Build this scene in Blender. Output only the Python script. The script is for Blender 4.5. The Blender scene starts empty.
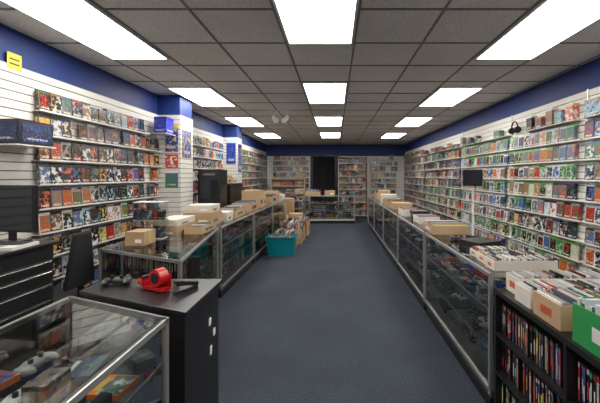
import bpy, math, random
from mathutils import Matrix, Vector
R = random.Random(7)
scene = bpy.context.scene
H = 1.60; CEIL = 2.88; XL = -2.80; XR = 2.85; YB = 13.5; YF = -2.0

# ------------------------------------------------------------------ materials
MATS = {}
def newmat(name):
    m = bpy.data.materials.new(name); m.use_nodes = True
    nt = m.node_tree
    b = nt.nodes.get('Principled BSDF')
    MATS[name] = m
    return m, nt, b
def simple(name, col, rough=0.5, metal=0.0, noise=0.0, nscale=20.0):
    m, nt, b = newmat(name)
    b.inputs['Base Color'].default_value = (*col, 1)
    b.inputs['Roughness'].default_value = rough
    b.inputs['Metallic'].default_value = metal
    if noise > 0:
        tc = nt.nodes.new('ShaderNodeTexCoord'); n = nt.nodes.new('ShaderNodeTexNoise')
        n.inputs['Scale'].default_value = nscale; n.inputs['Detail'].default_value = 4
        nt.links.new(tc.outputs['Object'], n.inputs['Vector'])
        mx = nt.nodes.new('ShaderNodeMixRGB')
        mx.inputs[1].default_value = (*[c*(1-noise) for c in col], 1)
        mx.inputs[2].default_value = (*[min(1, c*(1+noise)) for c in col], 1)
        nt.links.new(n.outputs['Fac'], mx.inputs[0]); nt.links.new(mx.outputs[0], b.inputs['Base Color'])
    return m
simple('blue_paint', (0.008, 0.030, 0.17), 0.55, noise=0.12, nscale=3)
simple('white_slat', (0.70, 0.68, 0.64), 0.45, noise=0.05, nscale=2)
simple('groove', (0.16, 0.15, 0.14), 0.7, noise=0.1)
simple('white_plastic', (0.72, 0.71, 0.68), 0.35)
simple('aluminium', (0.50, 0.50, 0.49), 0.35, 0.75)
simple('black_metal', (0.016, 0.016, 0.018), 0.30, noise=0.2, nscale=8)
simple('black_plastic', (0.010, 0.010, 0.012), 0.30)
simple('black_lam', (0.010, 0.010, 0.011), 0.35, noise=0.2, nscale=5)
simple('dark_base', (0.05, 0.05, 0.055), 0.5, noise=0.15)
simple('case_deck', (0.30, 0.28, 0.25), 0.6, noise=0.1)
simple('cardboard', (0.42, 0.28, 0.16), 0.8, noise=0.1, nscale=6)
simple('white_card', (0.62, 0.58, 0.51), 0.7, noise=0.06, nscale=6)
simple('green_card', (0.02, 0.24, 0.06), 0.6, noise=0.1, nscale=6)
simple('tape', (0.55, 0.42, 0.25), 0.25)
simple('teal', (0.0, 0.20, 0.25), 0.35)
simple('teal_dark', (0.0, 0.13, 0.17), 0.4)
simple('chrome', (0.7, 0.7, 0.7), 0.2, 1.0)
simple('red', (0.45, 0.01, 0.012), 0.3)
simple('fabric_black', (0.012, 0.012, 0.014), 0.9)
simple('screen', (0.01, 0.012, 0.018), 0.12)
simple('curtain', (0.008, 0.008, 0.012), 0.9, noise=0.3)
simple('shelf_cream', (0.55, 0.46, 0.34), 0.5, noise=0.08, nscale=4)
simple('tbar', (0.20, 0.19, 0.18), 0.5, noise=0.06)
simple('lightframe', (0.75, 0.75, 0.72), 0.4)
simple('paper', (0.8, 0.79, 0.74), 0.7)
simple('yellow', (0.75, 0.55, 0.04), 0.6)

m, nt, b = newmat('diffuser')
for n in list(nt.nodes): nt.nodes.remove(n)
o = nt.nodes.new('ShaderNodeOutputMaterial'); e = nt.nodes.new('ShaderNodeEmission')
e.inputs[0].default_value = (1.0, 0.96, 0.89, 1); e.inputs[1].default_value = 15.0
nt.links.new(e.outputs[0], o.inputs[0])

m, nt, b = newmat('glass')
for n in list(nt.nodes): nt.nodes.remove(n)
o = nt.nodes.new('ShaderNodeOutputMaterial'); t = nt.nodes.new('ShaderNodeBsdfTransparent')
t.inputs[0].default_value = (0.93, 0.965, 0.95, 1)
g = nt.nodes.new('ShaderNodeBsdfGlossy'); g.inputs['Roughness'].default_value = 0.03
fr = nt.nodes.new('ShaderNodeFresnel'); fr.inputs[0].default_value = 1.55
mx = nt.nodes.new('ShaderNodeMixShader')
nt.links.new(fr.outputs[0], mx.inputs[0]); nt.links.new(t.outputs[0], mx.inputs[1]); nt.links.new(g.outputs[0], mx.inputs[2])
nt.links.new(mx.outputs[0], o.inputs[0])

def twonoise(name, sc1, sc2, ca, cb, p0, p1, lo, hi, rough, bump=False):
    m, nt, b = newmat(name)
    tc = nt.nodes.new('ShaderNodeTexCoord')
    n1 = nt.nodes.new('ShaderNodeTexNoise'); n1.inputs['Scale'].default_value = sc1; n1.inputs['Detail'].default_value = 3
    n2 = nt.nodes.new('ShaderNodeTexNoise'); n2.inputs['Scale'].default_value = sc2; n2.inputs['Detail'].default_value = 4
    for n in (n1, n2): nt.links.new(tc.outputs['Object'], n.inputs['Vector'])
    r1 = nt.nodes.new('ShaderNodeValToRGB')
    r1.color_ramp.elements[0].position = p0; r1.color_ramp.elements[0].color = (*ca, 1)
    r1.color_ramp.elements[1].position = p1; r1.color_ramp.elements[1].color = (*cb, 1)
    r2 = nt.nodes.new('ShaderNodeValToRGB')
    r2.color_ramp.elements[0].position = 0.33; r2.color_ramp.elements[0].color = (lo, lo, lo, 1)
    r2.color_ramp.elements[1].position = 0.67; r2.color_ramp.elements[1].color = (hi, hi, hi, 1)
    mm = nt.nodes.new('ShaderNodeMixRGB'); mm.blend_type = 'MULTIPLY'; mm.inputs[0].default_value = 1
    nt.links.new(n1.outputs['Fac'], r1.inputs[0]); nt.links.new(n2.outputs['Fac'], r2.inputs[0])
    nt.links.new(r1.outputs[0], mm.inputs[1]); nt.links.new(r2.outputs[0], mm.inputs[2])
    nt.links.new(mm.outputs[0], b.inputs['Base Color'])
    b.inputs['Roughness'].default_value = rough; b.inputs['Specular IOR Level'].default_value = 0.15
    if bump:
        bp = nt.nodes.new('ShaderNodeBump'); bp.inputs['Strength'].default_value = 0.4; bp.inputs['Distance'].default_value = 0.01
        nt.links.new(n1.outputs['Fac'], bp.inputs['Height']); nt.links.new(bp.outputs[0], b.inputs['Normal'])
twonoise('carpet', 90, 1.6, (0.019, 0.024, 0.036), (0.056, 0.065, 0.083), 0.3, 0.7, 0.88, 1.1, 0.95, True)
twonoise('ceiling_tile', 60, 0.9, (0.62, 0.59, 0.555), (0.82, 0.79, 0.745), 0.3, 0.6, 0.87, 1.05, 0.9)

def attr(nt, name):
    a = nt.nodes.new('ShaderNodeAttribute'); a.attribute_name = name; return a
m, nt, b = newmat('cover')
c1, c2, c3 = attr(nt, 'c1'), attr(nt, 'c2'), attr(nt, 'c3')
tc = nt.nodes.new('ShaderNodeTexCoord')
n1 = nt.nodes.new('ShaderNodeTexNoise'); n1.inputs['Scale'].default_value = 24; n1.inputs['Detail'].default_value = 3
nt.links.new(tc.outputs['Object'], n1.inputs['Vector'])
ra = nt.nodes.new('ShaderNodeValToRGB'); ra.color_ramp.elements[0].position = 0.50; ra.color_ramp.elements[1].position = 0.60
nt.links.new(n1.outputs['Fac'], ra.inputs[0])
mA = nt.nodes.new('ShaderNodeMixRGB')
nt.links.new(ra.outputs[0], mA.inputs[0]); nt.links.new(c1.outputs['Color'], mA.inputs[1]); nt.links.new(c2.outputs['Color'], mA.inputs[2])
vo = nt.nodes.new('ShaderNodeTexVoronoi'); vo.inputs['Scale'].default_value = 50
nt.links.new(tc.outputs['Object'], vo.inputs['Vector'])
vd = nt.nodes.new('ShaderNodeMixRGB'); vd.blend_type = 'MULTIPLY'; vd.inputs[0].default_value = 1; vd.inputs[2].default_value = (0.46, 0.38, 0.36, 1)
nt.links.new(vo.outputs['Color'], vd.inputs[1])
lt = nt.nodes.new('ShaderNodeMath'); lt.operation = 'LESS_THAN'; lt.inputs[1].default_value = 0.3
nt.links.new(vo.outputs['Distance'], lt.inputs[0])
mB = nt.nodes.new('ShaderNodeMixRGB')
ml = nt.nodes.new('ShaderNodeMath'); ml.operation = 'MULTIPLY'; ml.inputs[1].default_value = 0.5
nt.links.new(lt.outputs[0], ml.inputs[0]); nt.links.new(ml.outputs[0], mB.inputs[0])
nt.links.new(mA.outputs[0], mB.inputs[1]); nt.links.new(vd.outputs[0], mB.inputs[2])
uv = nt.nodes.new('ShaderNodeUVMap'); sp = nt.nodes.new('ShaderNodeSeparateXYZ'); nt.links.new(uv.outputs[0], sp.inputs[0])
gt = nt.nodes.new('ShaderNodeMath'); gt.operation = 'GREATER_THAN'; gt.inputs[1].default_value = 0.87
nt.links.new(sp.outputs[1], gt.inputs[0])
mC = nt.nodes.new('ShaderNodeMixRGB')
nt.links.new(gt.outputs[0], mC.inputs[0]); nt.links.new(mB.outputs[0], mC.inputs[1]); nt.links.new(c3.outputs['Color'], mC.inputs[2])
def rng(sock, lo, hi):
    a = nt.nodes.new('ShaderNodeMath'); a.operation = 'GREATER_THAN'; a.inputs[1].default_value = lo
    c = nt.nodes.new('ShaderNodeMath'); c.operation = 'LESS_THAN'; c.inputs[1].default_value = hi
    d = nt.nodes.new('ShaderNodeMath'); d.operation = 'MULTIPLY'
    nt.links.new(sock, a.inputs[0]); nt.links.new(sock, c.inputs[0]); nt.links.new(a.outputs[0], d.inputs[0]); nt.links.new(c.outputs[0], d.inputs[1])
    return d.outputs[0]
u_ = rng(sp.outputs[0], 0.15, 0.85); v_ = rng(sp.outputs[1], 0.12, 0.22)
tb = nt.nodes.new('ShaderNodeMath'); tb.operation = 'MULTIPLY'; nt.links.new(u_, tb.inputs[0]); nt.links.new(v_, tb.inputs[1])
n3 = nt.nodes.new('ShaderNodeTexNoise'); n3.inputs['Scale'].default_value = 120; nt.links.new(tc.outputs['Object'], n3.inputs['Vector'])
g3 = nt.nodes.new('ShaderNodeMath'); g3.operation = 'GREATER_THAN'; g3.inputs[1].default_value = 0.48; nt.links.new(n3.outputs['Fac'], g3.inputs[0])
tb2 = nt.nodes.new('ShaderNodeMath'); tb2.operation = 'MULTIPLY'; nt.links.new(tb.outputs[0], tb2.inputs[0]); nt.links.new(g3.outputs[0], tb2.inputs[1])
mD = nt.nodes.new('ShaderNodeMixRGB'); mD.inputs[2].default_value = (0.6, 0.57, 0.5, 1)
nt.links.new(tb2.outputs[0], mD.inputs[0]); nt.links.new(mC.outputs[0], mD.inputs[1])
nt.links.new(mD.outputs[0], b.inputs['Base Color']); b.inputs['Roughness'].default_value = 0.25

m, nt, b = newmat('attrcol')
a = attr(nt, 'c1'); nt.links.new(a.outputs['Color'], b.inputs['Base Color']); b.inputs['Roughness'].default_value = 0.4

# ------------------------------------------------------------------ mesh builder
Wc = (0.6, 0.6, 0.6)
class MB:
    def __init__(s):
        s.v = []; s.f = []; s.m = []; s.c = []; s.uv = []; s.sm = []; s.M = Matrix.Identity(4)
    def face(s, pts, mat, c=(Wc, Wc, Wc), uv=None, smooth=False):
        i = len(s.v)
        for p in pts: s.v.append(tuple(s.M @ Vector(p)))
        s.f.append(tuple(range(i, i+len(pts)))); s.m.append(mat); s.c.append(c); s.sm.append(smooth)
        if uv is None:
            uv = [(0, 0), (1, 0), (1, 1), (0, 1)] if len(pts) == 4 else [(0.5, 0.5)]*len(pts)
        s.uv.append(uv)
    def hexa(s, bt, tp, mat, c=(Wc, Wc, Wc)):
        s.face(bt[::-1], mat, c, [(0.5, 0.5)]*4); s.face(tp, mat, c, [(0.5, 0.5)]*4)
        for i in range(4):
            j = (i+1) % 4
            s.face([bt[i], bt[j], tp[j], tp[i]], mat, c)
    def box(s, x0, y0, z0, x1, y1, z1, mat, c=(Wc, Wc, Wc)):
        q = [(x0, y0), (x1, y0), (x1, y1), (x0, y1)]
        s.hexa([(x, y, z0) for x, y in q], [(x, y, z1) for x, y in q], mat, c)
    def prism(s, q, z0, z1, mat, c=(Wc, Wc, Wc)):
        s.hexa([(x, y, z0) for x, y in q], [(x, y, z1) for x, y in q], mat, c)
    def beam(s, p, q, t, mat, t2=None):
        p = Vector(p); q = Vector(q); d = (q-p).normalized()
        up = Vector((0, 0, 1)) if abs(d.z) < 0.9 else Vector((1, 0, 0))
        a = d.cross(up).normalized(); bb = a.cross(d).normalized()
        t2 = t2 or t
        a = a*t/2; bb = bb*t2/2
        P = [p-a-bb, p+a-bb, p+a+bb, p-a+bb]; Q = [x+(q-p) for x in P]
        s.hexa(P, Q, mat)
    def cyl(s, p, q, r, mat, n=12, r2=None, c=(Wc, Wc, Wc), cap=True):
        p = Vector(p); q = Vector(q); d = (q-p).normalized(); r2 = r if r2 is None else r2
        up = Vector((0, 0, 1)) if abs(d.z) < 0.9 else Vector((1, 0, 0))
        a = d.cross(up).normalized(); b2 = d.cross(a).normalized()
        P = [p+(a*math.cos(2*math.pi*i/n)+b2*math.sin(2*math.pi*i/n))*r for i in range(n)]
        Q = [q+(a*math.cos(2*math.pi*i/n)+b2*math.sin(2*math.pi*i/n))*r2 for i in range(n)]
        for i in range(n):
            j = (i+1) % n; s.face([P[i], P[j], Q[j], Q[i]], mat, c, smooth=True)
        if cap: s.face(P[::-1], mat, c); s.face(Q, mat, c)
    def ell(s, ctr, rad, mat, c=(Wc, Wc, Wc), n=10, k=6):
        def P(i, j):
            th = math.pi*j/k; ph = 2*math.pi*i/n
            return (ctr[0]+rad[0]*math.sin(th)*math.cos(ph), ctr[1]+rad[1]*math.sin(th)*math.sin(ph), ctr[2]+rad[2]*math.cos(th))
        for j in range(k):
            for i in range(n):
                pts = [P(i, j+1), P(i+1, j+1), P(i+1, j), P(i, j)]
                if j == 0: pts = pts[:3]
                elif j == k-1: pts = [pts[0], pts[2], pts[3]]
                s.face(pts, mat, c, smooth=True)
    def obj(s, name, parent=None, bevel=0):
        me = bpy.data.meshes.new(name)
        me.from_pydata(s.v, [], s.f)
        names = []
        for x in s.m:
            if x not in names: names.append(x)
        for x in names: me.materials.append(MATS[x])
        idx = {x: i for i, x in enumerate(names)}
        me.polygons.foreach_set('material_index', [idx[x] for x in s.m])
        me.polygons.foreach_set('use_smooth', s.sm)
        if any(x in ('cover', 'attrcol') for x in names):
            for k, nm in enumerate(('c1', 'c2', 'c3')):
                at = me.attributes.new(nm, 'FLOAT_COLOR', 'CORNER')
                d = []
                for f, c in zip(s.f, s.c):
                    d.extend([*c[k], 1.0]*len(f))
                at.data.foreach_set('color', d)
        ul = me.uv_layers.new(name='UVMap')
        d = []
        for uu in s.uv:
            for p in uu: d.extend(p)
        ul.data.foreach_set('uv', d)
        ob = bpy.data.objects.new(name, me); scene.collection.objects.link(ob)
        if parent: ob.parent = parent
        if bevel:
            import bmesh
            bm = bmesh.new(); bm.from_mesh(me); bmesh.ops.remove_doubles(bm, verts=bm.verts, dist=1e-5); bm.to_mesh(me); bm.free()
            md = ob.modifiers.new('bevel', 'BEVEL'); md.width = bevel; md.segments = 2; md.limit_method = 'ANGLE'
        return ob
def empty(name):
    e = bpy.data.objects.new(name, None); scene.collection.objects.link(e); return e
def TR(x, y, z, rz=0.0, rx=0.0):
    return Matrix.Translation((x, y, z)) @ Matrix.Rotation(rz, 4, 'Z') @ Matrix.Rotation(rx, 4, 'X')

# ------------------------------------------------------------------ colour helpers
DARKS = [(0.008,0.008,0.012),(0.03,0.02,0.015),(0.012,0.02,0.05),(0.06,0.008,0.006),(0.010,0.018,0.012),(0.05,0.03,0.02),(0.006,0.006,0.006),(0.02,0.03,0.04)]
MIDS = [(0.30,0.02,0.015),(0.03,0.09,0.28),(0.24,0.13,0.07),(0.04,0.14,0.06),(0.16,0.16,0.18),(0.22,0.17,0.12),(0.07,0.12,0.22),(0.38,0.10,0.02),(0.12,0.07,0.05),(0.30,0.04,0.02),(0.05,0.10,0.16),(0.10,0.14,0.12)]
BRIGHT = [(0.5,0.46,0.38),(0.45,0.48,0.52),(0.5,0.25,0.06),(0.22,0.38,0.5),(0.5,0.40,0.10),(0.6,0.6,0.58),(0.55,0.09,0.04),(0.6,0.6,0.6)]
def cov(style):
    a = R.choice(DARKS+MIDS) if R.random() < 0.88 else R.choice(BRIGHT)
    b2 = R.choice(MIDS) if R.random() < 0.6 else R.choice(BRIGHT)
    if style == 'ps':
        c = R.choice([(0.03,0.03,0.035),(0.25,0.25,0.26),(0.03,0.04,0.12),(0.02,0.02,0.02),(0.02,0.02,0.02)])
        if R.random() < 0.4: a = R.choice(DARKS)
    elif style == 'xb': c = R.choice([(0.12,0.36,0.08),(0.16,0.40,0.12),(0.55,0.58,0.55)])
    elif style == 'wii': c = R.choice([(0.66,0.68,0.70),(0.6,0.63,0.66),(0.4,0.5,0.6)])
    else: c = R.choice(MIDS+BRIGHT+DARKS)
    if style == 'wii' and R.random() < 0.5: b2 = R.choice([(0.6,0.62,0.64),(0.45,0.52,0.6)])
    if style == 'xb' and R.random() < 0.35: b2 = (0.30, 0.40, 0.30)
    return (a, b2, c)
def rc(pool=None):
    c = R.choice(pool or (DARKS+MIDS+BRIGHT)); k = R.uniform(0.7, 1.2)
    c = tuple(min(1, x*k) for x in c); return (c, c, c)

# ------------------------------------------------------------------ room shell
mb = MB(); mb.box(XL-0.1, YF, -0.1, XR+0.1, YB+0.1, 0, 'carpet'); mb.obj('floor')
mb = MB(); mb.box(XL-0.1, YF, CEIL, XR+0.1, YB+0.1, CEIL+0.1, 'ceiling_tile'); mb.obj('ceiling')
mb = MB(); mb.box(XL-0.1, YF, 0, XL, YB, CEIL, 'blue_paint'); mb.obj('wall_left')
mb = MB(); mb.box(XR, YF, 0, XR+0.1, YB, CEIL, 'blue_paint'); mb.obj('wall_right')
mb = MB(); mb.box(XL-0.1, YB, 0, XR+0.1, YB+0.1, CEIL, 'blue_paint'); mb.obj('wall_back')
mb = MB(); mb.box(XL-0.1, YF-0.1, 0, XR+0.1, YF, CEIL, 'white_slat'); mb.obj('wall_front')
TX = 0.653; TY = 1.3; GX0 = -0.14-TX/2; GY0 = 3.2
mb = MB()
x = GX0 - 4*TX
while x < XR:
    if x > XL: mb.box(x-0.010, YF, CEIL-0.008, x+0.010, YB, CEIL-0.0005, 'tbar')
    x += TX
y = GY0 - 4*TY
while y < YB:
    for yy in (y, y+TY/2):
        if YF < yy < YB: mb.box(XL, yy-0.010, CEIL-0.007, XR, yy+0.010, CEIL-0.0005, 'tbar')
    y += TY
mb.obj('trim_ceiling_grid')
for row in range(-1, 4):
    for k in (-3, 0, 3):
        yf = GY0+row*2.6 + ((0.42 if row <= 0 else 0.25 if row == 1 else 0.1) if k else 0)
        cx = -0.14+k*TX
        x0, x1, y0, y1 = cx-TX/2+0.014, cx+TX/2-0.014, yf-TY+0.014, yf-0.014
        mb = MB(); z0 = CEIL-0.022; z1 = CEIL-0.001; w = 0.022
        mb.box(x0, y0, z0, x0+w, y1, z1, 'lightframe'); mb.box(x1-w, y0, z0, x1, y1, z1, 'lightframe')
        mb.box(x0+w, y0, z0, x1-w, y0+w, z1, 'lightframe'); mb.box(x0+w, y1-w, z0, x1-w, y1, z1, 'lightframe')
        mb.box(x0+w, y0+w, z0+0.002, x1-w, y1-w, z1, 'diffuser')
        mb.obj('ceiling_light')

def slat(u0, u1, z0, z1, P, name):
    mb = MB()
    def bx(a0, a1, n0, n1, b0, b1, mat):
        pts = [P(a0, n0), P(a1, n0), P(a1, n1), P(a0, n1)]
        ar = sum(pts[i][0]*pts[(i+1)%4][1]-pts[(i+1)%4][0]*pts[i][1] for i in range(4))
        if ar < 0: pts = pts[::-1]
        mb.prism(pts, b0, b1, mat)
    bx(u0, u1, 0.001, 0.008, z0, z1, 'groove')
    z = z0; pitch = 0.0765
    while z < z1-0.02:
        bx(u0, u1, 0.008, 0.02, z, min(z+pitch-0.010, z1), 'white_slat'); z += pitch
    return mb.obj(name)
PL = lambda u, n: (XL+n, u)
PR = lambda u, n: (XR-n, u)
PB = lambda u, n: (u, YB-n)
slat(1.2, 5.25, 0.12, 2.57, PL, 'slatwall_panel')
slat(5.72, 8.29, 0.12, 2.57, PL, 'slatwall_panel')
slat(8.72, YB-0.05, 0.12, 2.57, PL, 'slatwall_panel')
slat(1.2, YB-0.05, 0.12, 2.57, PR, 'slatwall_panel')
slat(XL+0.05, -1.0, 0.12, 2.4, PB, 'slatwall_panel')
slat(0.15, XR-0.05, 0.12, 2.4, PB, 'slatwall_panel')
mb = MB(); mb.box(XL, YF, 0, XL+0.015, YB, 0.11, 'black_lam'); mb.obj('baseboard_left')
mb = MB(); mb.box(XR-0.015, YF, 0, XR, YB, 0.11, 'black_lam'); mb.obj('baseboard_right')
mb = MB(); mb.box(XL+0.02, YB-0.015, 0, XR-0.02, YB, 0.11, 'black_lam'); mb.obj('baseboard_back')

def games(name, u0, u1, zs, F, styles, lip='white_plastic', dens=0.98, topitems=True, w0=0.126):
    mb = MB()
    def hx(a0, a1, n0b, n1b, n0t, n1t, b0, b1, mat, c=(Wc, Wc, Wc)):
        bt = [F(a0, n1b, b0), F(a1, n1b, b0), F(a1, n0b, b0), F(a0, n0b, b0)]
        tp = [F(a0, n1t, b1), F(a1, n1t, b1), F(a1, n0t, b1), F(a0, n0t, b1)]
        mb.hexa(bt, tp, mat, c)
    for r, z in enumerate(zs):
        hx(u0, u1, 0.021, 0.10, 0.021, 0.10, z-0.006, z, lip)
        hx(u0, u1, 0.096, 0.101, 0.096, 0.101, z, z+0.010, lip)
        u = u0+0.01; st = R.choice(styles)
        while u < u1-w0:
            if R.random() < 0.10: st = R.choice(styles)
            if R.random() > dens: u += R.uniform(0.05, 0.12); continue
            w = w0; h = 0.195
            if R.random() < 0.10: h = 0.17
            d = R.choice([0.014, 0.03, 0.045])
            off = R.uniform(0, 0.01)
            cc = cov(st)
            hx(u, u+w, 0.09-d-off, 0.09-off, 0.075-d-off, 0.075-off, z+0.001, z+h, 'cover', cc)
            # clear/black plastic rim of the keep-case on the hinge side
            hx(u-0.001, u+0.009, 0.0905-off, 0.0915-off, 0.0755-off, 0.0765-off, z+0.001, z+h, 'attrcol', (cc[2],)*3)
            u += w+R.uniform(0.002, 0.007)
    if topitems:
        z = zs[-1]+0.235; hx(u0, u1, 0.021, 0.13, 0.021, 0.13, z-0.006, z, lip)
        u = u0+0.05
        while u < u1-0.3:
            w = R.uniform(0.08, 0.24); h = R.uniform(0.08, 0.2)
            if R.random() < 0.68:
                hx(u, u+w, 0.04, 0.12, 0.04, 0.12, z+0.001, z+h, 'cover', cov('x'))
            u += w+R.uniform(0.02, 0.12)
    return mb.obj(name)
FL = lambda u, n, z: (XL+n, u, z)
FR = lambda u, n, z: (XR-n, -u, z)
FB = lambda u, n, z: (u, YB-n, z)
ZS = [0.40+0.2295*i for i in range(8)]
ZL = [0.37+0.2295*i for i in range(9)]
games('video_game_display', 3.05, 4.86, ZL, FL, ['ps', 'ps', 'x'], topitems=False)
games('video_game_display', 4.88, 5.18, ZL[:-1], FL, ['ps', 'x'], topitems=False)
games('video_game_display', 5.75, 8.2, ZL, FL, ['ps', 'x', 'wii'], topitems=False)
games('video_game_display', 8.75, 13.3, ZL, FL, ['ps', 'x', 'xb'], topitems=False)
bays = [(1.3, 3.7, ['wii', 'ps', 'x']), (3.74, 5.3, ['xb', 'wii', 'ps']), (5.34, 7.3, ['xb', 'xb', 'wii']), (7.34, 10.2, ['xb', 'ps']), (10.24, 13.3, ['ps', 'x'])]
for a, b_, st in bays:
    games('video_game_display', -b_, -a, ZS, FR, st, topitems=(a != 3.74))
    mb = MB(); mb.box(XR-0.03, a-0.03, 0.12, XR-0.020, a-0.01, 2.57, 'aluminium'); mb.obj('trim_slatwall_strip')
games('video_game_display', XL+0.3, -1.05, ZS, FB, ['x', 'ps'], dens=0.97)
games('video_game_display', 1.45, XR-0.3, ZS[2:], FB, ['x', 'wii'], dens=0.8)

def pillar(y0, y1, nm):
    mb = MB()
    mb.box(XL, y0, 0, XL+0.35, y1, CEIL, 'blue_paint'); mb.obj(nm)
    mb = MB()
    z = 0.12
    mb.box(XL+0.02, y0-0.006, 0.12, XL+0.35, y0-0.001, 2.57, 'groove')
    mb.box(XL+0.351, y0, 0.12, XL+0.358, y1, 2.57, 'groove')
    while z < 2.54:
        mb.box(XL+0.02, y0-0.016, z, XL+0.366, y0-0.006, z+0.0665, 'white_slat')
        mb.box(XL+0.358, y0, z, XL+0.367, y1, z+0.0665, 'white_slat'); z += 0.0765
    mb.obj('slatwall_panel')
pillar(5.26, 5.70, 'wall_pillar'); pillar(8.30, 8.70, 'wall_pillar')
def poster(x0, x1, z0, z1, y, cols, nm='wall_poster'):
    mb = MB(); mb.box(x0, y-0.006, z0, x1, y, z1, 'cover', cols)
    mb.obj(nm)
poster(XL+0.13, XL+0.33, 1.98, 2.42, 5.243, ((0.02,0.06,0.35),(0.7,0.5,0.05),(0.8,0.6,0.1)))
poster(XL+0.13, XL+0.33, 1.72, 1.94, 5.243, ((0.6,0.05,0.04),(0.8,0.78,0.7),(0.6,0.05,0.04)))
poster(XL+0.13, XL+0.33, 1.42, 1.68, 5.243, ((0.04,0.2,0.1),(0.1,0.1,0.4),(0.8,0.8,0.8)))
poster(XL+0.10, XL+0.33, 1.9, 2.5, 8.283, ((0.01,0.03,0.3),(0.02,0.08,0.5),(0.5,0.6,0.8)))
def yposter(y0, y1, z0, z1, cols):
    mb = MB(); mb.box(XL+0.368, y0, z0, XL+0.374, y1, z1, 'cover', cols); mb.obj('wall_poster')
yposter(5.30, 5.62, 1.9, 2.4, ((0.02,0.06,0.3),(0.5,0.35,0.05),(0.6,0.6,0.6)))
yposter(8.35, 8.65, 1.7, 2.4, ((0.02,0.05,0.3),(0.4,0.4,0.5),(0.02,0.02,0.2)))

e = empty('door_1')
mb = MB()
for (a, b_) in ((-0.95, -0.89), (0.0, 0.06)): mb.box(a, YB-0.05, 0, b_, YB-0.001, 2.46, 'black_lam')
mb.box(-0.95, YB-0.05, 2.40, 0.06, YB-0.001, 2.46, 'black_lam'); mb.obj('door_frame', e)
mb = MB(); N = 40
for i in range(N):
    xa = -0.89+0.89*i/N; xb = -0.89+0.89*(i+1)/N
    na = YB-0.05+0.02*math.sin(i*1.1); nb = YB-0.05+0.02*math.sin((i+1)*1.1)
    mb.face([(xa, na, 0.02), (xb, nb, 0.02), (xb, nb, 2.38), (xa, na, 2.38)], 'curtain', smooth=True)
mb.obj('curtain', e)

# ------------------------------------------------------------------ item generators
def controller(mb, M, col=((0.02,0.02,0.022),)*3):
    old = mb.M; mb.M = old @ M
    mb.ell((0, 0, 0.022), (0.065, 0.035, 0.020), 'attrcol', col)
    for sx in (-1, 1):
        mb.ell((sx*0.058, -0.018, 0.02), (0.024, 0.05, 0.02), 'attrcol', col)
        mb.cyl((sx*0.025, -0.012, 0.035), (sx*0.025, -0.012, 0.052), 0.010, 'black_plastic', 8)
    mb.cyl((0.052, 0.012, 0.035), (0.052, 0.012, 0.044), 0.012, 'attrcol', 8, c=rc(MIDS))
    mb.M = old
def console(mb, M, col):
    old = mb.M; mb.M = old @ M
    mb.box(-0.15, -0.12, 0.0, 0.15, 0.12, 0.035, 'attrcol', col)
    mb.box(-0.145, -0.115, 0.036, 0.145, 0.115, 0.06, 'attrcol', col)
    mb.box(-0.08, -0.122, 0.040, 0.04, -0.115, 0.046, 'black_plastic')
    mb.cyl((0.08, 0, 0.06), (0.08, 0, 0.066), 0.02, 'black_plastic', 10)
    for k in (-1, 1): mb.box(0.07+k*0.02, -0.126, 0.01, 0.085+k*0.02, -0.12, 0.022, 'black_plastic')
    mb.M = old
def gamecase(mb, M, w=0.135, h=0.19, d=0.014, style='x', tilt=0.15):
    old = mb.M; mb.M = old @ M @ Matrix.Rotation(-tilt, 4, 'X')
    mb.box(-w/2, 0, 0, w/2, d, h, 'cover', cov(style)); mb.M = old
SP = [(0.4,0.02,0.015),(0.01,0.01,0.012),(0.5,0.48,0.45),(0.01,0.01,0.012),(0.03,0.06,0.2),(0.01,0.01,0.012),(0.3,0.1,0.03),(0.02,0.02,0.03),(0.08,0.08,0.09)]
def spines(mb, M, L, h=0.19, dep=0.135, wch=(0.014, 0.014, 0.016, 0.01), jit=0.012):
    old = mb.M; mb.M = old @ M
    x = 0
    while x < L-0.014:
        c = R.choice(SP); w = R.choice(wch); k = R.uniform(0.7, 1.2); c = tuple(v*k for v in c)
        hh = h; dy = R.uniform(0, jit)
        mb.box(x, dy, 0, x+w-0.0012, dep, hh, 'attrcol', ((0.01, 0.01, 0.01),)*3)
        mb.box(x+0.001, dy-0.0005, 0.008, x+w-0.0022, dy, hh-0.008, 'attrcol', (c, c, c))
        l = R.choice([(0.6,0.6,0.58),(0.5,0.05,0.03),(0.6,0.5,0.1),(0.3,0.3,0.3)])
        z0 = hh*R.uniform(0.15, 0.4)
        mb.box(x+w*0.25, dy-0.001, z0, x+w*0.65, dy-0.0006, z0+hh*R.uniform(0.25, 0.45), 'attrcol', (l, l, l))
        mb.box(x+0.001, dy-0.001, hh*0.84, x+w-0.0022, dy-0.0006, hh*0.95, 'attrcol', rc([(0.5,0.5,0.5),(0.3,0.02,0.02),(0.05,0.2,0.05),(0.1,0.1,0.3)]))
        x += w
        if R.random() < 0.03: x += 0.02
    mb.M = old

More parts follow.
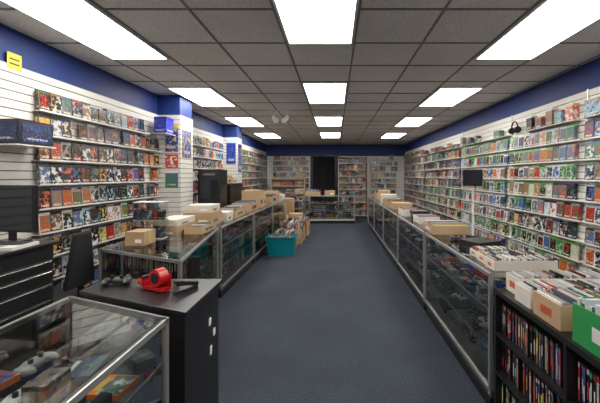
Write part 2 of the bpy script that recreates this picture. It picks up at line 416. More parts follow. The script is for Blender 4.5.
def display_case(name, q, h=0.94, levels=(0.15, 0.42, 0.68), kinds=None, dens=0.85, base='dark_base', deck='case_deck'):
    e = empty(name)
    z0 = 0.12
    ctr = (sum(p[0] for p in q)/4, sum(p[1] for p in q)/4)
    def ins(k): return [(ctr[0]+(p[0]-ctr[0])*k, ctr[1]+(p[1]-ctr[1])*k) for p in q]
    fr = MB()
    fr.prism(ins(0.95), 0, 0.10, 'black_lam'); fr.prism(ins(0.995), 0.10, z0+0.02, base)
    t = 0.024
    qi = ins(0.975)
    for i in range(4):
        a, b_ = qi[i], qi[(i+1) % 4]
        fr.beam((*a, z0), (*a, h), t, 'aluminium')
        fr.beam((*a, h-t/2), (*b_, h-t/2), t, 'aluminium'); fr.beam((*a, z0+0.03), (*b_, z0+0.03), t, 'aluminium')
    for z in levels[1:]:
        fr.beam((*ins(0.955)[0], z-0.008), (*ins(0.955)[1], z-0.008), 0.008, 'aluminium', 0.014)
    fr.prism(ins(0.95), z0+0.02, levels[0]-0.001, deck)
    fr.obj('frame', e)
    gl = MB()
    for i in range(4):
        a, b_ = qi[i], qi[(i+1) % 4]
        gl.face([(*a, z0+0.03), (*b_, z0+0.03), (*b_, h-0.01), (*a, h-0.01)], 'glass')
    gl.face([(*p, h) for p in ins(0.985)], 'glass')
    for z in levels[1:]: gl.face([(*p, z-0.002) for p in ins(0.95)], 'glass')
    gl.obj('glass_panels', e)
    ct = MB(); I = ins(0.92)
    def P(s, tt):
        a = Vector(I[0]).lerp(Vector(I[1]), s); b_ = Vector(I[3]).lerp(Vector(I[2]), s); return a.lerp(b_, tt)
    L = (Vector(q[1])-Vector(q[0])).length
    D = (Vector(q[3])-Vector(q[0])).length
    dr = (Vector(I[1])-Vector(I[0])); ang = math.atan2(dr.y, dr.x)
    kinds = kinds or ['consoles', 'controllers', 'cases']
    for li, z in enumerate(levels):
        kind = kinds[li % len(kinds)]
        z = z+0.001
        if kind == 'cases':
            s = 0.09/L
            while s < 1-0.08/L:
                for tt in (0.22, 0.58):
                    if R.random() < dens:
                        p = P(s, tt); gamecase(ct, TR(p.x, p.y, z, ang), style=R.choice(['ps', 'x', 'xb', 'wii']), tilt=-0.0)
                s += 0.155/L
        elif kind == 'mixed':
            # cluttered zone packing: boxed games lying at angles, small stacks, handhelds, controllers
            s = 0.11/L
            while s < 1-0.09/L:
                for tt in (0.13, 0.38, 0.63, 0.87):
                    p = P(min(1-0.08/L, s+R.uniform(-.01, .01)/L), tt); k = R.random()
                    base_a = ang+(math.pi/2 if R.random() < .35 else 0)+R.uniform(-.22, .22)
                    M = TR(p.x, p.y, z, base_a)
                    if k < 0.50:
                        n_ = R.choice([1, 1, 2, 3]); zz = 0
                        for _ in range(n_):
                            hh = R.choice([0.02, 0.028, 0.035]); w, d = R.choice([(0.15, 0.11), (0.13, 0.13), (0.16, 0.12), (0.12, 0.09)])
                            ct.M = M @ Matrix.Translation((0, 0, zz)) @ Matrix.Rotation(R.uniform(-.15, .15), 4, 'Z')
                            body = rc([(0.55,0.03,0.015),(0.6,0.16,0.02),(0.015,0.015,0.015),(0.6,0.58,0.5),(0.03,0.07,0.3),(0.6,0.42,0.05),(0.015,0.015,0.015),(0.3,0.02,0.02)])
                            ct.box(-w/2, -d/2, 0, w/2, d/2, hh, 'attrcol', body)
                            ct.box(-w*0.46, -d*0.46, hh, w*0.46, d*0.25, hh+0.0008, 'cover', cov('x'))
                            ct.box(-w*0.3, d*0.29, hh, w*0.3, d*0.44, hh+0.0008, 'attrcol', rc([(0.7,0.7,0.68),(0.6,0.5,0.1),(0.5,0.03,0.02)]))
                            zz += hh+0.001
                    elif k < 0.75:
                        for j in range(3):
                            ct.M = M @ Matrix.Translation((0.0, -0.05+j*0.05, 0)) @ Matrix.Rotation(R.uniform(-.1, .1), 4, 'Z')
                            ct.box(-0.055, -0.02, 0, 0.055, 0.02, R.choice([0.018, 0.07]), 'attrcol', rc([(0.3,0.3,0.3),(0.5,0.49,0.46),(0.02,0.02,0.02)]))
                    elif k < 0.9: controller(ct, M, rc([(0.012,0.012,0.014),(0.4,0.4,0.4),(0.3,0.02,0.02)])); ct.M = Matrix.Identity(4)
                    else:
                        ct.M = M; ct.box(-0.06, -0.04, 0, 0.06, 0.04, 0.13, 'cover', cov('x'))
                    ct.M = Matrix.Identity(4)
                s += 0.175/L
        elif kind == 'flat':
            s = 0.07/L
            while s < 1-0.05/L:
                for tt in [0.15, 0.38, 0.62, 0.85]:
                    if R.random() < dens:
                        p = P(s, tt); k = R.random()
                        hh = R.choice([0.014, 0.014, 0.03, 0.05])
                        old = ct.M; ct.M = TR(p.x, p.y, z, ang+R.uniform(-.2, .2))
                        w, d = R.choice([(0.105, 0.065), (0.10, 0.072), (0.07, 0.06)])
                        ct.box(-w/2, -d/2, 0, w/2, d/2, hh, 'attrcol', rc([(0.4,0.03,0.015),(0.02,0.02,0.02),(0.5,0.48,0.44),(0.04,0.08,0.35),(0.3,0.3,0.3)]))
                        ct.box(-w*0.42, -d*0.4, hh, w*0.4, d*0.4, hh+0.001, 'cover', cov('x'))
                        ct.M = old
                s += 0.115/L
        elif kind == 'spines':
            p = P(0.03, 0.2); spines(ct, TR(p.x, p.y, z, ang), L*0.86)
        elif kind == 'controllers':
            s = 0.1/L
            while s < 1-0.09/L:
                for tt in (0.28, 0.7):
                    if R.random() < dens:
                        p = P(s, tt); controller(ct, TR(p.x, p.y, z, ang+R.uniform(-.4, .4)), rc([(0.012,0.012,0.014),(0.02,0.02,0.02),(0.5,0.5,0.5),(0.012,0.012,0.014)]))
                s += 0.2/L
        elif kind == 'consoles':
            s = 0.2/L
            while s < 1-0.18/L:
                if R.random() < dens*0.8:
                    p = P(s, 0.45); console(ct, TR(p.x, p.y, z, ang+R.uniform(-.15, .15)), rc([(0.012,0.012,0.014),(0.02,0.02,0.022),(0.25,0.25,0.26),(0.5,0.5,0.48)]))
                    if R.random() < .5: console(ct, TR(p.x, p.y, z+0.067, ang+R.uniform(-.1, .1)), rc([(0.012,0.012,0.014),(0.25,0.25,0.26)]))
                else:
                    p = P(s, 0.4); ct.M = TR(p.x, p.y, z, ang)
                    ct.box(-0.12, -0.08, 0, 0.1, 0.1, 0.16, 'cover', cov('x')); ct.M = Matrix.Identity(4)
                s += 0.36/L
    ct.obj('merchandise', e)
    return e

ya = 2.24
KK = [['consoles', 'controllers', 'flat'], ['controllers', 'consoles', 'controllers'], ['consoles', 'controllers', 'flat'], ['spines', 'cases', 'flat'], ['cases', 'cases', 'flat']]
for i in range(5):
    y0 = ya+i*1.68; y1 = y0+1.66
    display_case('glass_display_case', [(1.05, y1), (1.05, y0), (1.58, y0), (1.58, y1)], kinds=KK[i], dens=0.92)
display_case('glass_display_case', [(-0.78, 0.35), (-0.78, 1.56), (-1.46, 1.84), (-1.46, 0.35)], levels=(0.15, 0.46, 0.74), kinds=['mixed', 'mixed', 'mixed'], deck='dark_base')
display_case('glass_display_case', [(-2.14, 3.02), (-1.20, 2.58), (-1.50, 4.28), (-2.14, 4.28)], levels=(0.15, 0.42, 0.68), kinds=['consoles', 'controllers', 'spines'], dens=0.95)
display_case('glass_display_case', [(-1.48, 4.32), (-1.46, 6.0), (-1.98, 6.0), (-2.0, 4.32)], kinds=['cases', 'cases', 'flat'])
display_case('glass_display_case', [(-1.46, 6.03), (-1.44, 7.7), (-1.96, 7.7), (-1.98, 6.03)], kinds=['cases', 'spines', 'flat'])
display_case('glass_display_case', [(-1.44, 7.73), (-1.42, 9.4), (-1.94, 9.4), (-1.96, 7.73)], kinds=['cases', 'cases', 'flat'])
display_case('glass_display_case', [(-1.1, 11.2), (0.68, 11.2), (0.68, 11.72), (-1.1, 11.72)], kinds=['cases', 'cases', 'flat'], base='white_card')

e = empty('black_counter')
mb = MB()
mb.prism([(-0.74, 1.64), (-0.74, 2.12), (-1.45, 2.12), (-1.45, 1.93)], 0.0, 0.915, 'black_lam')
mb.obj('body', e, bevel=0.004)
mb = MB(); mb.prism([(-0.72, 1.61), (-0.72, 2.14), (-1.47, 2.14), (-1.47, 1.91)], 0.916, 0.94, 'black_plastic'); mb.obj('top', e, bevel=0.004)
mb = MB()
for (y, z, w, hh) in ((1.95, 0.72, 0.03, 0.04), (2.02, 0.63, 0.03, 0.04), (1.97, 0.54, 0.025, 0.05)):
    mb.box(-0.739, y, z, -0.736, y+w, z+hh, 'paper')
mb.obj('labels', e)

def tape_gun(x, y, z, rz, s=1.0):
    mb = MB(); mb.M = TR(x, y, z, rz) @ Matrix.Scale(s, 4)
    mb.box(-0.09, -0.034, 0.02, 0.07, -0.029, 0.09, 'red'); mb.box(-0.09, -0.034, 0.005, 0.08, 0.03, 0.022, 'red')
    mb.cyl((-0.03, -0.028, 0.075), (-0.03, 0.028, 0.075), 0.05, 'red', 20)
    mb.cyl((-0.03, -0.036, 0.075), (-0.03, 0.032, 0.075), 0.030, 'black_plastic', 20)
    mb.box(0.07, -0.03, 0.02, 0.085, 0.03, 0.07, 'red')
    mb.cyl((0.05, 0, 0.03), (0.14, 0, 0.03), 0.018, 'red', 10)
    mb.cyl((0.08, -0.03, 0.065), (0.08, 0.03, 0.065), 0.012, 'black_plastic', 10)
    mb.obj('tape_gun')
tape_gun(-1.04, 1.93, 0.942, 2.7, 1.0)
mb = MB(); mb.M = TR(-0.86, 1.92, 0.942, 1.0)
mb.hexa([(-0.07,-0.018,0),(0.07,-0.018,0),(0.07,0.018,0),(-0.07,0.018,0)], [(-0.07,-0.016,0.012),(0.07,-0.016,0.012),(0.07,0.016,0.012),(-0.07,0.016,0.012)], 'black_plastic')
mb.hexa([(-0.07,-0.016,0.045),(0.07,-0.016,0.014),(0.07,0.016,0.014),(-0.07,0.016,0.045)], [(-0.065,-0.014,0.07),(0.075,-0.014,0.032),(0.075,0.014,0.032),(-0.065,0.014,0.07)], 'black_plastic')
mb.box(-0.075,-0.015,0.01,-0.05,0.015,0.055,'chrome'); mb.obj('stapler')
mb = MB(); mb.M = TR(-1.33, 2.04, 0.942, 0.2); controller(mb, Matrix.Identity(4), ((0.012,)*3,)*3); mb.obj('game_controller')

# ------------------------------------------------------------------ tool chest
e = empty('tool_chest')
mb = MB(); mb.box(-2.76, 1.9, 0.12, -2.23, 2.64, 1.06, 'black_metal'); mb.obj('cabinet', e, bevel=0.006)
mb = MB(); mb.box(-2.77, 1.88, 1.062, -2.19, 2.66, 1.09, 'black_plastic'); mb.obj('top', e, bevel=0.005)
mb = MB(); z = 0.16
for hh in (0.20, 0.16, 0.14, 0.12, 0.10, 0.08):
    mb.box(-2.229, 1.93, z, -2.212, 2.61, z+hh-0.012, 'black_metal')
    mb.box(-2.211, 1.95, z+hh-0.030, -2.200, 2.59, z+hh-0.018, 'chrome'); z += hh
mb.obj('drawers', e, bevel=0.003)
mb = MB()
for yy in (2.0, 2.54):
    for xx in (-2.66, -2.3):
        mb.cyl((xx-0.015, yy, 0.055), (xx+0.015, yy, 0.055), 0.052, 'black_plastic', 16); mb.box(xx-0.02, yy-0.02, 0.06, xx+0.02, yy+0.02, 0.12, 'chrome')
mb.obj('casters', e)
e = empty('computer_monitor')
MM = TR(-2.46, 2.54, 1.09, -0.15)
mb = MB(); mb.M = MM
mb.box(-0.30, 0.0, 0.08, 0.20, 0.03, 0.44, 'black_plastic'); mb.obj('housing', e, bevel=0.006)
mb = MB(); mb.M = MM; mb.box(-0.28, -0.003, 0.105, 0.18, -0.001, 0.42, 'screen'); mb.obj('screen', e)
mb = MB(); mb.M = MM
mb.box(-0.08, 0.03, 0.0, -0.02, 0.05, 0.25, 'black_plastic'); mb.box(-0.16, -0.02, 0.001, 0.06, 0.10, 0.014, 'black_plastic'); mb.obj('stand', e, bevel=0.004)
mb = MB(); mb.M = TR(-2.33, 2.36, 1.091, 0.12)
mb.box(-0.13, -0.12, 0, 0.13, 0.12, 0.022, 'white_plastic'); mb.box(-0.11, -0.02, 0.022, 0.11, 0.10, 0.024, 'black_plastic')
for i in range(10):
    for j in range(4): mb.box(-0.105+i*0.0212, -0.012+j*0.027, 0.024, -0.105+i*0.0212+0.017, -0.012+j*0.027+0.022, 0.027, 'dark_base')
mb.box(-0.04, -0.10, 0.022, 0.04, -0.04, 0.023, 'case_deck')
mb.obj('laptop')

e = empty('office_chair'); ox, oy = -2.46, 2.98
mb = MB(); mb.box(ox-0.2, oy-0.2, 0.46, ox+0.2, oy+0.2, 0.54, 'fabric_black'); mb.obj('seat', e, bevel=0.03)
mb = MB()
mb.hexa([(ox+0.15,oy-0.17,0.62),(ox+0.20,oy-0.17,0.62),(ox+0.20,oy+0.17,0.62),(ox+0.15,oy+0.17,0.62)],[(ox+0.18,oy-0.10,1.10),(ox+0.22,oy-0.10,1.10),(ox+0.22,oy+0.10,1.10),(ox+0.18,oy+0.10,1.10)],'fabric_black')
mb.obj('backrest', e, bevel=0.02)
mb = MB(); mb.beam((ox+0.18, oy, 0.48), (ox+0.19, oy, 0.7), 0.05, 'black_plastic', 0.015)
mb.cyl((ox, oy, 0.08), (ox, oy, 0.46), 0.025, 'chrome', 12)
for k in range(5):
    a = k*2*math.pi/5+0.3; p = (ox+0.24*math.cos(a), oy+0.24*math.sin(a))
    mb.beam((ox, oy, 0.10), (*p, 0.08), 0.04, 'black_plastic', 0.03); mb.cyl((p[0]-0.012, p[1], 0.03), (p[0]+0.012, p[1], 0.03), 0.03, 'black_plastic', 12)
for sy in (-1, 1):
    mb.beam((ox-0.03, oy+sy*0.2, 0.5), (ox-0.03, oy+sy*0.22, 0.72), 0.03, 'black_plastic'); mb.beam((ox-0.13, oy+sy*0.22, 0.73), (ox+0.1, oy+sy*0.22, 0.73), 0.05, 'black_plastic', 0.025)
mb.obj('frame', e)

# ------------------------------------------------------------------ boxes
def cbox(x0, y0, z0, x1, y1, h, name='cardboard_box', mat='cardboard', lid=False, rz=0.0, label=True):
    cx, cy = (x0+x1)/2, (y0+y1)/2; a, b_ = (x1-x0)/2, (y1-y0)/2
    mb = MB(); mb.M = TR(cx, cy, z0+0.001, rz)
    mb.box(-a, -b_, 0, a, b_, h, mat)
    if lid: mb.box(-a-0.006, -b_-0.006, h-0.06, a+0.006, b_+0.006, h+0.004, mat)
    else:
        mb.box(-a-0.0005, -0.025, h, a+0.0005, 0.025, h+0.0015, 'tape'); mb.box(-a-0.001, -0.025, h-0.08, -a, 0.025, h, 'tape'); mb.box(a, -0.025, h-0.08, a+0.001, 0.025, h, 'tape')
    if label:
        mb.box(a*0.1, -b_-0.0075, h*0.2, a*0.7, -b_-0.0005, h*0.45, 'paper')
        mb.box(a+0.0005, -b_*0.5, h*0.2, a+0.0075, b_*0.2, h*0.45, 'cover', cov('x'))
    return mb.obj(name)
def tray(x0, y0, z0, x1, y1, h, mat='white_card', along='x', name='box_of_game_discs', fillh=None, rz=0.0, thick=(0.006, 0.012), white=0.35):
    cx, cy = (x0+x1)/2, (y0+y1)/2; a, b_ = (x1-x0)/2, (y1-y0)/2; t = 0.005
    mb = MB(); mb.M = TR(cx, cy, z0+0.001, rz)
    mb.box(-a, -b_, 0, a, b_, t, mat)
    mb.box(-a, -b_, t, -a+t, b_, h, mat); mb.box(a-t, -b_, t, a, b_, h, mat)
    mb.box(-a+t, -b_, t, a-t, -b_+t, h, mat); mb.box(-a+t, b_-t, t, a-t, b_, h, mat)
    mb.box(a, -b_*0.5, h*0.25, a+0.001, b_*0.5, h*0.7, 'cover', cov('x')); mb.box(-a-0.001, -b_*0.4, h*0.3, -a, b_*0.4, h*0.65, 'attrcol', rc([(0.6,0.6,0.58),(0.5,0.1,0.05)]))
    fh = fillh or h*1.12
    La, Lb = (a, b_) if along == 'x' else (b_, a)
    p = -La+t+0.004
    while p < La-t-0.014:
        th = R.uniform(*thick); ln = R.uniform(-0.004, 0.012); hh = fh*R.uniform(0.88, 1.05); w = Lb-t-0.004-R.uniform(0, 0.01)
        wh = R.random() < white
        c = rc([(0.6,0.59,0.56),(0.5,0.5,0.5),(0.3,0.3,0.32)]) if wh else cov('x')
        q = [(p, -w), (p+th, -w), (p+th, w), (p, w)]
        q2 = [(p+ln, -w), (p+th+ln, -w), (p+th+ln, w), (p+ln, w)]
        if along != 'x':
            q = [(-w, p), (w, p), (w, p+th), (-w, p+th)]; q2 = [(-w, p+ln), (w, p+ln), (w, p+th+ln), (-w, p+th+ln)]
        mb.hexa([(*k, t) for k in q], [(*k, hh) for k in q2], 'attrcol' if wh else 'cover', c)
        p += th+0.0015
        if R.random() < 0.06: p += 0.03
    return mb.obj(name)

Zc = 0.941
cbox(-1.98, 4.36, Zc, -1.62, 4.74, 0.17, lid=True, mat='cardboard')
cbox(-1.96, 4.80, Zc, -1.55, 5.05, 0.13, mat='white_card', lid=True)
cbox(-1.97, 4.40, Zc+0.176, -1.64, 4.72, 0.09, mat='white_card', lid=True)
cbox(-2.02, 3.66, Zc, -1.74, 4.16, 0.09, mat='cardboard', lid=True)
cbox(-2.00, 3.68, Zc+0.096, -1.75, 4.14, 0.07, mat='white_card', lid=True)
cbox(-1.98, 3.14, Zc, -1.80, 3.34, 0.13, mat='cardboard')
tray(-1.70, 3.75, Zc, -1.50, 4.2, 0.08, mat='cardboard', along='y', fillh=0.085)
tray(-1.85, 5.15, Zc, -1.55, 5.75, 0.12, mat='cardboard', along='y', fillh=0.15)
tray(-1.9, 6.1, Zc, -1.55, 6.7, 0.14, mat='cardboard', along='y', fillh=0.17)
cbox(-1.92, 6.85, Zc, -1.55, 7.25, 0.36, mat='cardboard'); cbox(-1.90, 7.35, Zc, -1.58, 7.62, 0.28, mat='cardboard')
tray(-1.85, 7.9, Zc, -1.5, 8.6, 0.16, mat='cardboard', along='y', fillh=0.2, thick=(0.012, 0.04))
cbox(-1.85, 8.7, Zc, -1.5, 9.0, 0.26, mat='cardboard'); cbox(-1.82, 9.05, Zc, -1.5, 9.35, 0.18, mat='white_card', lid=True)
tray(-1.0, 11.28, Zc, -0.5, 11.6, 0.13, mat='cardboard', fillh=0.2, thick=(0.015, 0.05))
cbox(-0.35, 11.3, Zc, 0.0, 11.6, 0.16, mat='cardboard')
e = empty('acrylic_display_case')
mb = MB(); q = [(-2.10, 3.46), (-1.80, 3.46), (-1.80, 3.60), (-2.10, 3.60)]
for z in (Zc+0.0, Zc+0.19, Zc+0.38): mb.prism(q, z+0.001, z+0.009, 'white_plastic')
mb.obj('shelves', e)
mb = MB()
for i in range(4):
    a, b_ = q[i], q[(i+1) % 4]; mb.face([(*a, Zc+0.009), (*b_, Zc+0.009), (*b_, Zc+0.38), (*a, Zc+0.38)], 'glass')
mb.obj('panels', e)
mb = MB()
for z in (Zc+0.01, Zc+0.20):
    for i in range(5): mb.box(-2.09+i*0.058, 3.50, z, -2.09+i*0.058+0.05, 3.56, z+R.uniform(0.08, 0.15), 'cover', cov('x'))
mb.obj('merchandise', e)

e = empty('storage_tote')
mb = MB(); x0, x1, y0, y1 = -1.37, -0.80, 6.60, 7.0
def taper(x0, y0, x1, y1, z0, z1, g):
    return [(x0+g, y0+g, z0), (x1-g, y0+g, z0), (x1-g, y1-g, z0), (x0+g, y1-g, z0)], [(x0, y0, z1), (x1, y0, z1), (x1, y1, z1), (x0, y1, z1)]
bt, tp = taper(x0, y0, x1, y1, 0.0, 0.38, 0.035)
for i in range(4):
    j = (i+1) % 4; mb.face([bt[i], bt[j], tp[j], tp[i]], 'teal')
mb.face(bt, 'teal')
mb.box(x0-0.02, y0-0.02, 0.36, x1+0.02, y0, 0.39, 'teal_dark'); mb.box(x0-0.02, y1, 0.36, x1+0.02, y1+0.02, 0.39, 'teal_dark')
mb.box(x0-0.02, y0, 0.36, x0, y1, 0.39, 'teal_dark'); mb.box(x1, y0, 0.36, x1+0.02, y1, 0.39, 'teal_dark')
for i in range(9):
    xx = x0+0.05+i*(x1-x0-0.1)/8; mb.beam((xx, y0+0.022, 0.06), (xx, y0-0.005, 0.36), 0.012, 'teal_dark')
mb.obj('bin', e)
mb = MB(); mb.M = TR(x0+0.05, y0+0.05, 0.16)
for i in range(27): mb.box(i*0.017, 0, 0, i*0.017+0.015, 0.14, 0.19+R.uniform(0, .04), 'cover', cov('x'))
for i in range(27): mb.box(i*0.017, 0.16, 0, i*0.017+0.015, 0.3, 0.19+R.uniform(0, .05), 'cover', cov('x'))
mb.obj('merchandise', e)
tray(-1.34, 7.2, 0, -0.88, 7.65, 0.34, mat='cardboard', fillh=0.40, thick=(0.012, 0.03), name='box_of_books', white=.1)
tray(-1.33, 7.8, 0, -0.78, 8.2, 0.36, mat='cardboard', fillh=0.42, thick=(0.012, 0.03), name='box_of_books', white=.1)
tray(-1.30, 8.3, 0, -0.75, 8.8, 0.36, mat='cardboard', fillh=0.44, thick=(0.012, 0.03), name='box_of_books', white=.2)
tray(-1.30, 8.95, 0, -0.7, 9.35, 0.38, mat='cardboard', fillh=0.46, thick=(0.012, 0.03), name='box_of_books', white=.2)
cbox(-1.35, 9.6, 0, -0.95, 10.0, 0.5)
cbox(-1.9, 9.6, 0, -1.45, 10.0, 0.75); cbox(-1.85, 9.65, 0.753, -1.5, 9.95, 0.3, mat='white_card', lid=True)
cbox(-1.75, 10.3, 0, -1.3, 10.7, 0.9)
tray(-1.5, 10.85, 0, -1.15, 11.1, 0.4, mat='cardboard', fillh=0.5, thick=(0.012, 0.03), name='box_of_books')

e = empty('demo_kiosk')
mb = MB(); X0, X1, Y0, Y1 = -2.42, -2.02, 5.75, 6.25
mb.box(X0, Y0, 0, X1, Y1, 0.95, 'black_lam'); mb.box(X0, Y0+0.12, 0.951, X1, Y1, 1.72, 'black_lam')
mb.hexa([(X0, Y0-0.06, 0.951), (X1, Y0-0.06, 0.951), (X1, Y0+0.119, 0.951), (X0, Y0+0.119, 0.951)], [(X0, Y0-0.06, 0.97), (X1, Y0-0.06, 0.97), (X1, Y0+0.119, 1.03), (X0, Y0+0.119, 1.03)], 'black_plastic')
mb.obj('cabinet', e, bevel=0.006)
mb = MB(); mb.box(X0+0.05, Y0+0.11, 1.2, X1-0.05, Y0+0.118, 1.52, 'screen'); mb.box(X0+0.10, Y0+0.112, 1.61, X1-0.10, Y0+0.119, 1.65, 'attrcol', rc([(0.1,0.1,0.1)])); mb.obj('screen', e)
# low black stock cabinet next to the kiosk
e = empty('storage_cabinet')
mb = MB(); mb.box(-2.45, 6.45, 0.0, -2.05, 7.35, 1.45, 'black_lam'); mb.obj('cabinet', e, bevel=0.005)
mb = MB(); mb.box(-2.049, 6.47, 0.05, -2.035, 6.89, 1.42, 'black_plastic'); mb.box(-2.049, 6.91, 0.05, -2.035, 7.33, 1.42, 'black_plastic')
mb.cyl((-2.02, 6.86, 0.75), (-2.02, 6.86, 0.9), 0.008, 'chrome', 8); mb.cyl((-2.02, 6.94, 0.75), (-2.02, 6.94, 0.9), 0.008, 'chrome', 8); mb.obj('doors', e)
cbox(-2.42, 6.55, 1.451, -2.12, 6.85, 0.16, mat='cardboard'); cbox(-2.4, 6.95, 1.451, -2.12, 7.25, 0.12, mat='white_card', lid=True)

mb = MB(); mb.M = TR(-2.64, 2.84, 1.86)
mb.box(-0.13, -0.17, 0, 0.11, 0.15, 0.2, 'black_plastic'); mb.box(0.111, -0.15, 0.02, 0.113, 0.13, 0.18, 'cover', ((0.01,0.02,0.08),(0.02,0.06,0.2),(0.02,0.03,0.1))); mb.box(-0.10, -0.173, 0.02, 0.09, -0.171, 0.18, 'cover', ((0.01,0.02,0.08),(0.02,0.06,0.2),(0.02,0.03,0.1)))
mb.box(-0.138, -0.2, -0.012, 0.12, 0.17, -0.002, 'white_plastic'); mb.obj('game_console_box')
mb = MB(); mb.box(XL+0.021, 2.82, 2.52, XL+0.024, 2.95, 2.66, 'yellow'); mb.box(XL+0.0245, 2.84, 2.56, XL+0.025, 2.93, 2.575, 'black_plastic'); mb.box(XL+0.0245, 2.84, 2.60, XL+0.025, 2.93, 2.615, 'black_plastic'); mb.obj('price_sign')
mb = MB(); mb.box(XL+0.12, 4.93, 2.24, XL+0.30, 5.16, 2.48, 'cover', ((0.02,0.03,0.4),(0.03,0.06,0.6),(0.02,0.02,0.3))); mb.box(XL+0.021, 4.9, 2.226, XL+0.31, 5.2, 2.238, 'white_plastic'); mb.obj('boxed_toy')

# ------------------------------------------------------------------ media shelf
e = empty('media_shelf')
mb = MB(); X0, X1, Y0, Y1 = 1.05, 1.85, 0.85, 2.20; hz = 0.86
mb.box(X0, Y0, hz-0.03, X1, Y1, hz, 'black_lam'); mb.box(X0+0.02, Y0, 0.0, X1, Y1, 0.07, 'black_lam')
mb.box(X0, Y0, 0.07, X1, Y0+0.025, hz-0.03, 'black_lam'); mb.box(X0, Y1-0.025, 0.07, X1, Y1, hz-0.03, 'black_lam')
mb.box(X0+0.24, Y0+0.025, 0.07, X0+0.26, Y1-0.025, hz-0.03, 'black_lam')
for z in (0.315, 0.565): mb.box(X0, Y0+0.025, z, X0+0.24, Y1-0.025, z+0.018, 'black_lam')
mb.box(X0-0.001, 1.51, 0.07, X0+0.24, 1.53, hz-0.03, 'black_lam')
mb.obj('carcass', e)
mb = MB()
for z in (0.071, 0.334, 0.584):
    for (ys, ye) in ((1.53, 2.175), (0.875, 1.51)):
        spines(mb, TR(X0+0.03, ye-0.01, z, -math.pi/2), ye-ys-0.03, wch=(0.014, 0.014, 0.015, 0.014), jit=0.02)
mb.obj('disc_cases', e)
Zm = 0.861
tray(1.07, 1.12, Zm, 1.50, 1.50, 0.17, mat='green_card', along='y', fillh=0.2, thick=(0.012, 0.03))
tray(1.07, 1.58, Zm, 1.80, 1.80, 0.12, mat='cardboard', along='x', fillh=0.135, white=.6)
tray(1.08, 1.84, Zm, 1.82, 2.0, 0.10, mat='white_card', along='x', fillh=0.12, white=.6)
tray(1.12, 2.03, Zm, 1.82, 2.18, 0.11, mat='white_card', along='x', fillh=0.125, white=.6)
tray(1.54, 1.1, Zm, 1.80, 1.52, 0.16, mat='white_card', along='y', fillh=0.18)
tray(1.10, 2.30, Zc, 1.54, 2.44, 0.07, mat='white_card', along='x', fillh=0.085, white=.5)
tray(1.12, 2.48, Zc, 1.54, 2.62, 0.06, mat='white_card', along='x', fillh=0.075, white=.5)
tray(1.14, 2.68, Zc, 1.40, 2.82, 0.05, mat='white_card', along='x', fillh=0.07)
tray(1.10, 3.75, Zc, 1.52, 4.15, 0.09, mat='cardboard', along='y', fillh=0.11)
tray(1.16, 4.6, Zc, 1.45, 4.95, 0.09, mat='white_card', along='y', fillh=0.10)
tray(1.12, 5.4, Zc, 1.42, 5.9, 0.10, mat='white_card', along='y', fillh=0.11)
cbox(1.15, 6.5, Zc, 1.5, 6.8, 0.12, mat='cardboard', lid=True)
tray(1.12, 7.3, Zc, 1.5, 7.8, 0.12, mat='cardboard', along='y', fillh=.15)
cbox(1.15, 8.1, Zc, 1.5, 8.4, 0.2, mat='white_card', lid=True)
cbox(1.15, 8.7, Zc, 1.45, 9.0, 0.28, mat='cardboard')
cbox(1.15, 9.5, Zc, 1.5, 9.9, 0.16, mat='cardboard', lid=True)
mb = MB(); mb.M = TR(1.36, 3.12, Zc+0.001, 0.4); console(mb, Matrix.Identity(4), ((0.012,)*3,)*3); mb.obj('game_console')
mb = MB(); mb.M = TR(1.28, 3.45, Zc+0.001, -0.4); controller(mb, Matrix.Identity(4)); mb.obj('game_controller')
mb = MB(); mb.M = TR(1.3, 5.15, Zc+0.001, 1.4); console(mb, Matrix.Identity(4), ((0.012,)*3,)*3); console(mb, TR(0, 0, 0.067, 0.1), ((0.012,)*3,)*3); mb.obj('game_console')

e = empty('pos_display'); PM = TR(1.50, 3.62, Zc+0.001, -0.5)
mb = MB(); mb.M = PM
mb.cyl((0, 0, 0), (0, 0, 0.015), 0.07, 'black_plastic', 20); mb.cyl((0, 0, 0.015), (0, 0, 0.56), 0.012, 'white_plastic', 10); mb.obj('stand', e)
mb = MB(); mb.M = PM; mb.box(-0.10, -0.045, 0.55, 0.10, -0.015, 0.73, 'black_plastic'); mb.obj('housing', e, bevel=0.006)
mb = MB(); mb.M = PM; mb.box(-0.09, -0.048, 0.565, 0.09, -0.046, 0.715, 'screen'); mb.obj('screen', e)

mb = MB(); cx, cy, cz = XR-0.10, 5.10, 2.33
for i in range(12):
    a0 = math.pi*i/12; a1 = math.pi*(i+1)/12
    mb.cyl((cx, cy+0.085*math.cos(a0), cz+0.1*math.sin(a0)), (cx, cy+0.085*math.cos(a1), cz+0.1*math.sin(a1)), 0.012, 'black_plastic', 8)
for s_ in (-1, 1): mb.cyl((cx, cy+s_*0.055, cz-0.03), (cx, cy+s_*0.10, cz-0.03), 0.05, 'black_plastic', 16)
mb.cyl((cx, cy, cz+0.085), (XR-0.021, cy, cz+0.09), 0.006, 'chrome', 8); mb.obj('headset')
mb = MB()
for i, (yy, hh) in enumerate(((3.85, 0.2), (4.05, 0.16), (4.22, 0.22), (4.45, 0.15), (4.66, 0.2))):
    mb.box(XR-0.10, yy, 2.245, XR-0.022, yy+0.13, 2.245+hh, 'cover', cov(R.choice(['x', 'wii'])))
mb.box(XR-0.13, 3.8, 2.236, XR-0.021, 4.85, 2.244, 'white_plastic'); mb.obj('boxed_accessories')

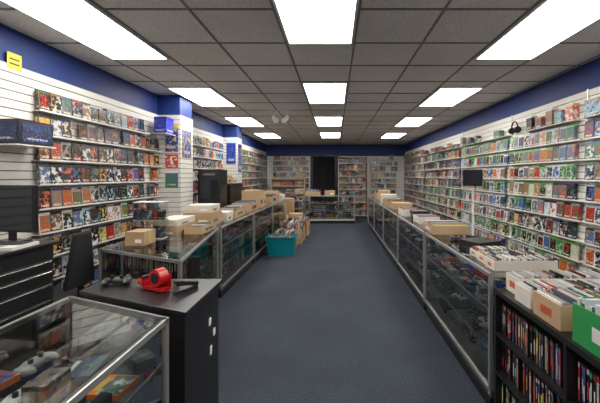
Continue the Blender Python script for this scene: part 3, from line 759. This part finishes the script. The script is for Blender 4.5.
def shelfunit(x0, x1, y0, y1, h, n, name, dens=.9, mat='shelf_cream'):
    e = empty(name); mb = MB()
    mb.box(x0, y0, 0, x0+0.025, y1, h, mat); mb.box(x1-0.025, y0, 0, x1, y1, h, mat); mb.box(x0, y1-0.012, 0, x1, y1, h, mat)
    ct = MB()
    for i in range(n+1):
        z = 0.06+(h-0.09)*i/n; mb.box(x0+0.025, y0, z, x1-0.025, y1-0.012, z+0.02, mat)
        if i < n:
            u = x0+0.04
            while u < x1-0.18:
                w = R.choice([0.135, 0.135, 0.1, 0.2]); hh = min((h-0.09)/n-0.04, R.choice([0.19, 0.19, 0.16, 0.22]))
                if R.random() < dens: ct.box(u, y0+0.03, z+0.021, u+w, y0+0.08, z+0.021+hh, 'cover', cov('x'))
                u += w+0.012
    mb.obj('frame', e); ct.obj('merchandise', e)
shelfunit(0.12, 1.28, 12.85, 13.2, 2.35, 9, 'bookcase')
shelfunit(-2.45, -1.15, 12.75, 13.1, 1.5, 5, 'bookcase')
cbox(1.6, 12.4, 0, 2.3, 13.0, 0.8, mat='white_card', label=False, lid=True)
mb = MB(); mb.box(1.75, 12.5, 0.806, 2.15, 12.85, 1.05, 'black_plastic'); mb.box(1.79, 12.495, 0.84, 2.11, 12.499, 1.02, 'screen'); mb.obj('television')

e = empty('track_spotlight')
mb = MB(); mb.beam((-1.25, 6.4, CEIL-0.02), (-0.85, 6.4, CEIL-0.02), 0.035, 'white_plastic', 0.02)
for xx, a in ((-1.17, 0.5), (-0.93, -0.4)):
    mb.cyl((xx, 6.4, CEIL-0.03), (xx, 6.4, CEIL-0.14), 0.008, 'white_plastic', 8)
    mb.cyl((xx-0.03*a, 6.44, CEIL-0.13), (xx+0.1*a, 6.32, CEIL-0.23), 0.035, 'white_plastic', 14, r2=0.05)
mb.obj('track_and_heads', e)

# ------------------------------------------------------------------ world & camera
w = bpy.data.worlds.new('world'); scene.world = w; w.use_nodes = True
w.node_tree.nodes['Background'].inputs[0].default_value = (0.5, 0.5, 0.5, 1); w.node_tree.nodes['Background'].inputs[1].default_value = 0.05
cam = bpy.data.cameras.new('camera'); co = bpy.data.objects.new('camera', cam); scene.collection.objects.link(co)
co.location = (0, 0, H); co.rotation_euler = (math.pi/2, 0, 0)
cam.sensor_width = 36; cam.lens = 333/600*36; cam.shift_x = -35/600; cam.shift_y = -25.5/600; cam.clip_start = 0.05
scene.camera = co
scene.view_settings.view_transform = 'Standard'
